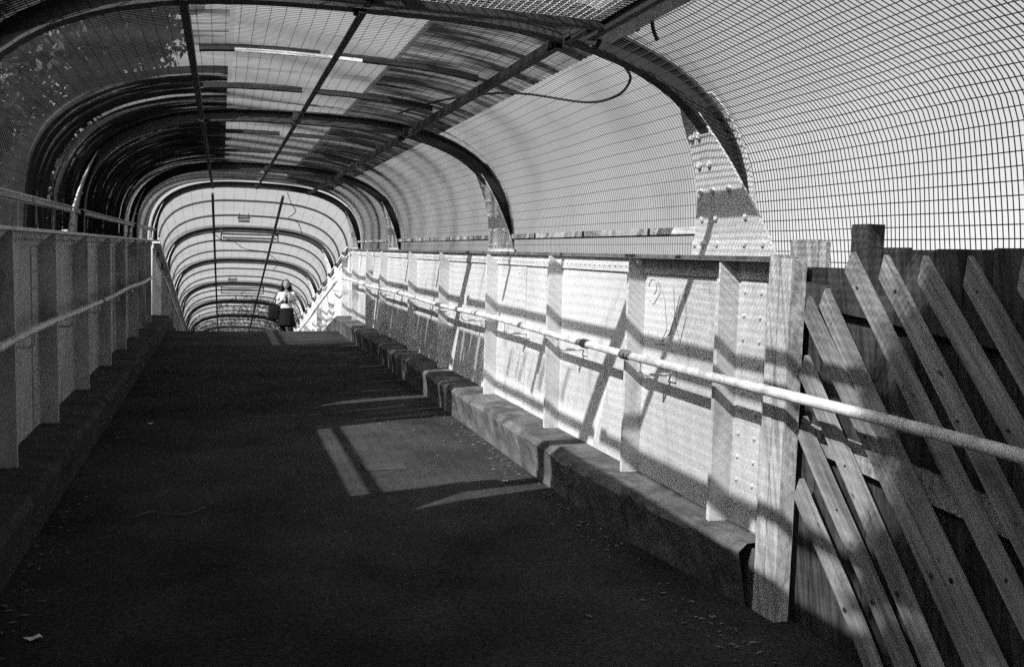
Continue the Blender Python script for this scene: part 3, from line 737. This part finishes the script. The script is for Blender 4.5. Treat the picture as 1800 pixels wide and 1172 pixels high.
def ellip(c, r, n=16, m=12, f=None):
    vs = []; fs = []
    for i in range(m + 1):
        t = math.pi * i / m
        for k in range(n):
            a = 2 * math.pi * k / n; v = Vector((math.sin(t) * math.cos(a), math.sin(t) * math.sin(a), math.cos(t)))
            if f: v = f(v)
            vs.append(Vector((c[0] + v.x * r[0], c[1] + v.y * r[1], c[2] + v.z * r[2])))
    fs = [(i * n + k, (i + 1) * n + k, (i + 1) * n + (k + 1) % n, i * n + (k + 1) % n) for i in range(m) for k in range(n)]
    return vs, fs
person = thing('person', PO, 'woman in white shirt and dark skirt walking towards us on the crest, hands raised', 'person')
J = [(0, 0, .95), (0, 0, 1.10), (0, -.01, 1.27), (0, .0, 1.41), (0, -.01, 1.50),
     (.155, 0, 1.375), (.215, .01, 1.12), (.075, -.20, 1.235), (-.155, 0, 1.375), (-.215, .01, 1.12), (-.05, -.21, 1.25),
     (.085, 0, .88), (.095, -.10, .49), (.09, -.02, .10), (.10, -.16, .035), (-.085, 0, .88), (-.09, .05, .48), (-.09, .20, .13), (-.09, .10, .03)]
E = [(0, 1), (1, 2), (2, 3), (3, 4), (2, 5), (5, 6), (6, 7), (2, 8), (8, 9), (9, 10), (0, 11), (11, 12), (12, 13), (13, 14), (0, 15), (15, 16), (16, 17), (17, 18)]
RD = [(.14, .10), (.115, .085), (.13, .095), (.065, .06), (.048, .048), .055, .040, .026, .055, .040, .026, .088, .056, .036, .035, .088, .056, .036, .035]
bv, bf = skin('body', J, E, RD, 0)
b = MB(lambda p: Vector(p) + PO)
b.add([tuple(v) for v in bv], bf)
def face(v):
    v = v.copy()
    if v.z < 0: v.x *= 1 - .28 * (-v.z) ** 1.2
    if v.y < 0:
        v.y *= .95
        if abs(v.x) < .22 and -.42 < v.z < .12: v.y -= .16 * (1 - abs(v.x) / .22)
        if .02 < v.z < .24 and .2 < abs(v.x) < .6: v.y += .08
    return v
HZ = 1.60
b.add(*[[tuple(v) for v in q] if i == 0 else q for i, q in enumerate(ellip((0, -.015, HZ), (.074, .092, .115), 28, 24, face))])
for sx in (-1, 1): b.add(*[[tuple(v) for v in q] if i == 0 else q for i, q in enumerate(ellip((sx * .076, 0, HZ - .005), (.010, .02, .03), 8, 6))])
for sx, wr in ((1, J[7]), (-1, J[10])):               # hands: palm, four bent fingers, thumb
    W = Vector(wr); up = Vector((-sx * .35, -.25, .90)).normalized(); side = Vector((-sx, .1, .2)); side = (side - up * side.dot(up)).normalized(); nn = up.cross(side)
    vs, fs = ellip((0, 0, 0), (1, 1, 1), 10, 8)
    b.add([tuple(W + up * (.045 + .05 * v.z) + side * (.04 * v.x) + nn * (.016 * v.y)) for v in vs], fs)
    for k, L in enumerate((.062, .072, .078, .070)):
        a = W + up * .082 + side * (-.030 + .020 * k); c = a + up * L * .45 + nn * .006; d = c + up * L * .25 - nn * .02 * sx; e = d + up * L * .12 - nn * .022 * sx
        b.tube([tuple(q) for q in (a - up * .012, c, d, e)], [.0092, .0088, .008, .006], 8)
    a = W + up * .03 + side * .036; b.tube([tuple(q) for q in (a, a + side * .025 + up * .025, a + side * .03 + up * .052)], [.011, .010, .007], 8)
body = b.build('body', M_SKIN, person, smooth=True)
body.data.materials.append(M_SKIRT)
for p in body.data.polygons:
    if p.center.z < 1.0: p.material_index = 1
b = MB(lambda p: Vector(p) + PO)
for sx in (-1, 1): b.add(*[[tuple(v) for v in q] if i == 0 else q for i, q in enumerate(ellip((sx * .030, -.098, HZ + .012), (.017, .008, .009), 8, 6))])
b.build('eyes', M_HAIR, person)
b = MB(lambda p: Vector(p) + PO); b.add(*[[tuple(v) for v in q] if i == 0 else q for i, q in enumerate(ellip((0, -.098, HZ - .052), (.022, .008, .006), 10, 6))]); b.build('mouth', M_INK, person)
SJ = [(0, 0, .93), (0, 0, 1.10), (0, -.01, 1.27), (0, 0, 1.395), (.16, 0, 1.375), (.20, .005, 1.20), (-.16, 0, 1.375), (-.20, .005, 1.20)]
sv, sf = skin('shirt', SJ, [(0, 1), (1, 2), (2, 3), (2, 4), (4, 5), (2, 6), (6, 7)], [(.155, .115), (.14, .105), (.15, .115), (.075, .07), .072, .068, .072, .068], 0)
b = MB(lambda p: Vector(p) + PO); b.add([tuple(v) for v in sv], sf); b.build('shirt', M_SHIRT, person, smooth=True)
b = MB(lambda p: Vector(p) + PO); n = 40; rings = [(1.02, .140, .105), (.94, .165, .125), (.84, .185, .145), (.74, .195, .16), (.64, .205, .17), (.60, .205, .17)]
for z, rx, ry in rings:
    for k in range(n):
        a = 2 * math.pi * k / n; q = 1 + .05 * math.sin(a * 9) * (1.02 - z) * 2.2
        b.v.append(Vector((rx * q * math.cos(a), ry * q * math.sin(a), z)) + PO)
b.f = [(i * n + k, i * n + (k + 1) % n, (i + 1) * n + (k + 1) % n, (i + 1) * n + k) for i in range(len(rings) - 1) for k in range(n)]
b.build('skirt', M_SKIRT, person, smooth=True)
b = MB(lambda p: Vector(p) + PO)
b.add(*[[tuple(v) for v in q] if i == 0 else q for i, q in enumerate(ellip((0, .018, HZ + .022), (.092, .100, .118), 20, 16, lambda v: Vector((v.x, v.y + (.55 * max(0, -v.z + .35) if v.y < 0 else 0), v.z))))])
rnd = random.Random(4)
for k in range(34):
    a = math.pi * (-.12 + 1.24 * k / 33); sx = math.cos(a); sy = math.sin(a)
    p = [(sx * .085, .02 + sy * .075, HZ + .05)]
    for q in range(1, 6): p.append((sx * (.092 + .012 * q) + .012 * math.sin(q * 2.1 + k), .02 + sy * (.085 + .006 * q), HZ + .05 - q * rnd.uniform(.046, .056)))
    b.tube(p, [.014, .019, .019, .017, .013, .005], 6)
b.build('hair', M_HAIR, person, smooth=True)
b = MB(lambda p: Vector(p) + PO); b.prism([(-.022, 1.39), (.022, 1.39), (.034, 1.14), (.0, 1.09), (-.03, 1.14)], 'y', -.150, -.142); b.build('tie', M_SKIRT, person)
for sx in (-1, 1):
    b = MB(lambda p: Vector(p) + PO); c = Vector(J[14] if sx > 0 else J[18])
    b.add(*[[tuple(v) for v in q] if i == 0 else q for i, q in enumerate(ellip((c.x, c.y + .03, .045), (.046, .125, .045), 14, 8, lambda v: Vector((v.x, v.y, max(v.z, -.6)))))]); b.build('shoe', M_SKIRT, person, smooth=True)
bag = thing('shoulder_bag', PO + Vector((-.27, 0, .76)), 'bulky black bag hanging from the walking woman\'s shoulder', 'bag')
b = MB(lambda p: Vector(p) + PO)
pts = []
for z, w_, d in ((.74, .13, .035), (.78, .145, .055), (.95, .135, .06), (1.06, .12, .04), (1.08, .11, .02)):
    for k in range(12):
        a = 2 * math.pi * k / 12; ca, sa = math.cos(a), math.sin(a)
        pts.append((-.285 + w_ * math.copysign(abs(ca) ** .5, ca), -.02 + d * math.copysign(abs(sa) ** .6, sa) , z))
b.add(pts, [tuple(range(12))[::-1], tuple(range(48, 60))] + [(i * 12 + k, i * 12 + (k + 1) % 12, (i + 1) * 12 + (k + 1) % 12, (i + 1) * 12 + k) for i in range(4) for k in range(12)])
b.build('pouch', M_SKIRT, bag, smooth=True)
b = MB(lambda p: Vector(p) + PO); b.tube([(-.36, -.03, 1.06), (-.26, -.055, 1.30), (-.165, -.02, 1.455), (-.17, .04, 1.455), (-.25, .05, 1.28), (-.24, .0, 1.07)], .012, 6); b.build('strap', M_SKIRT, bag)
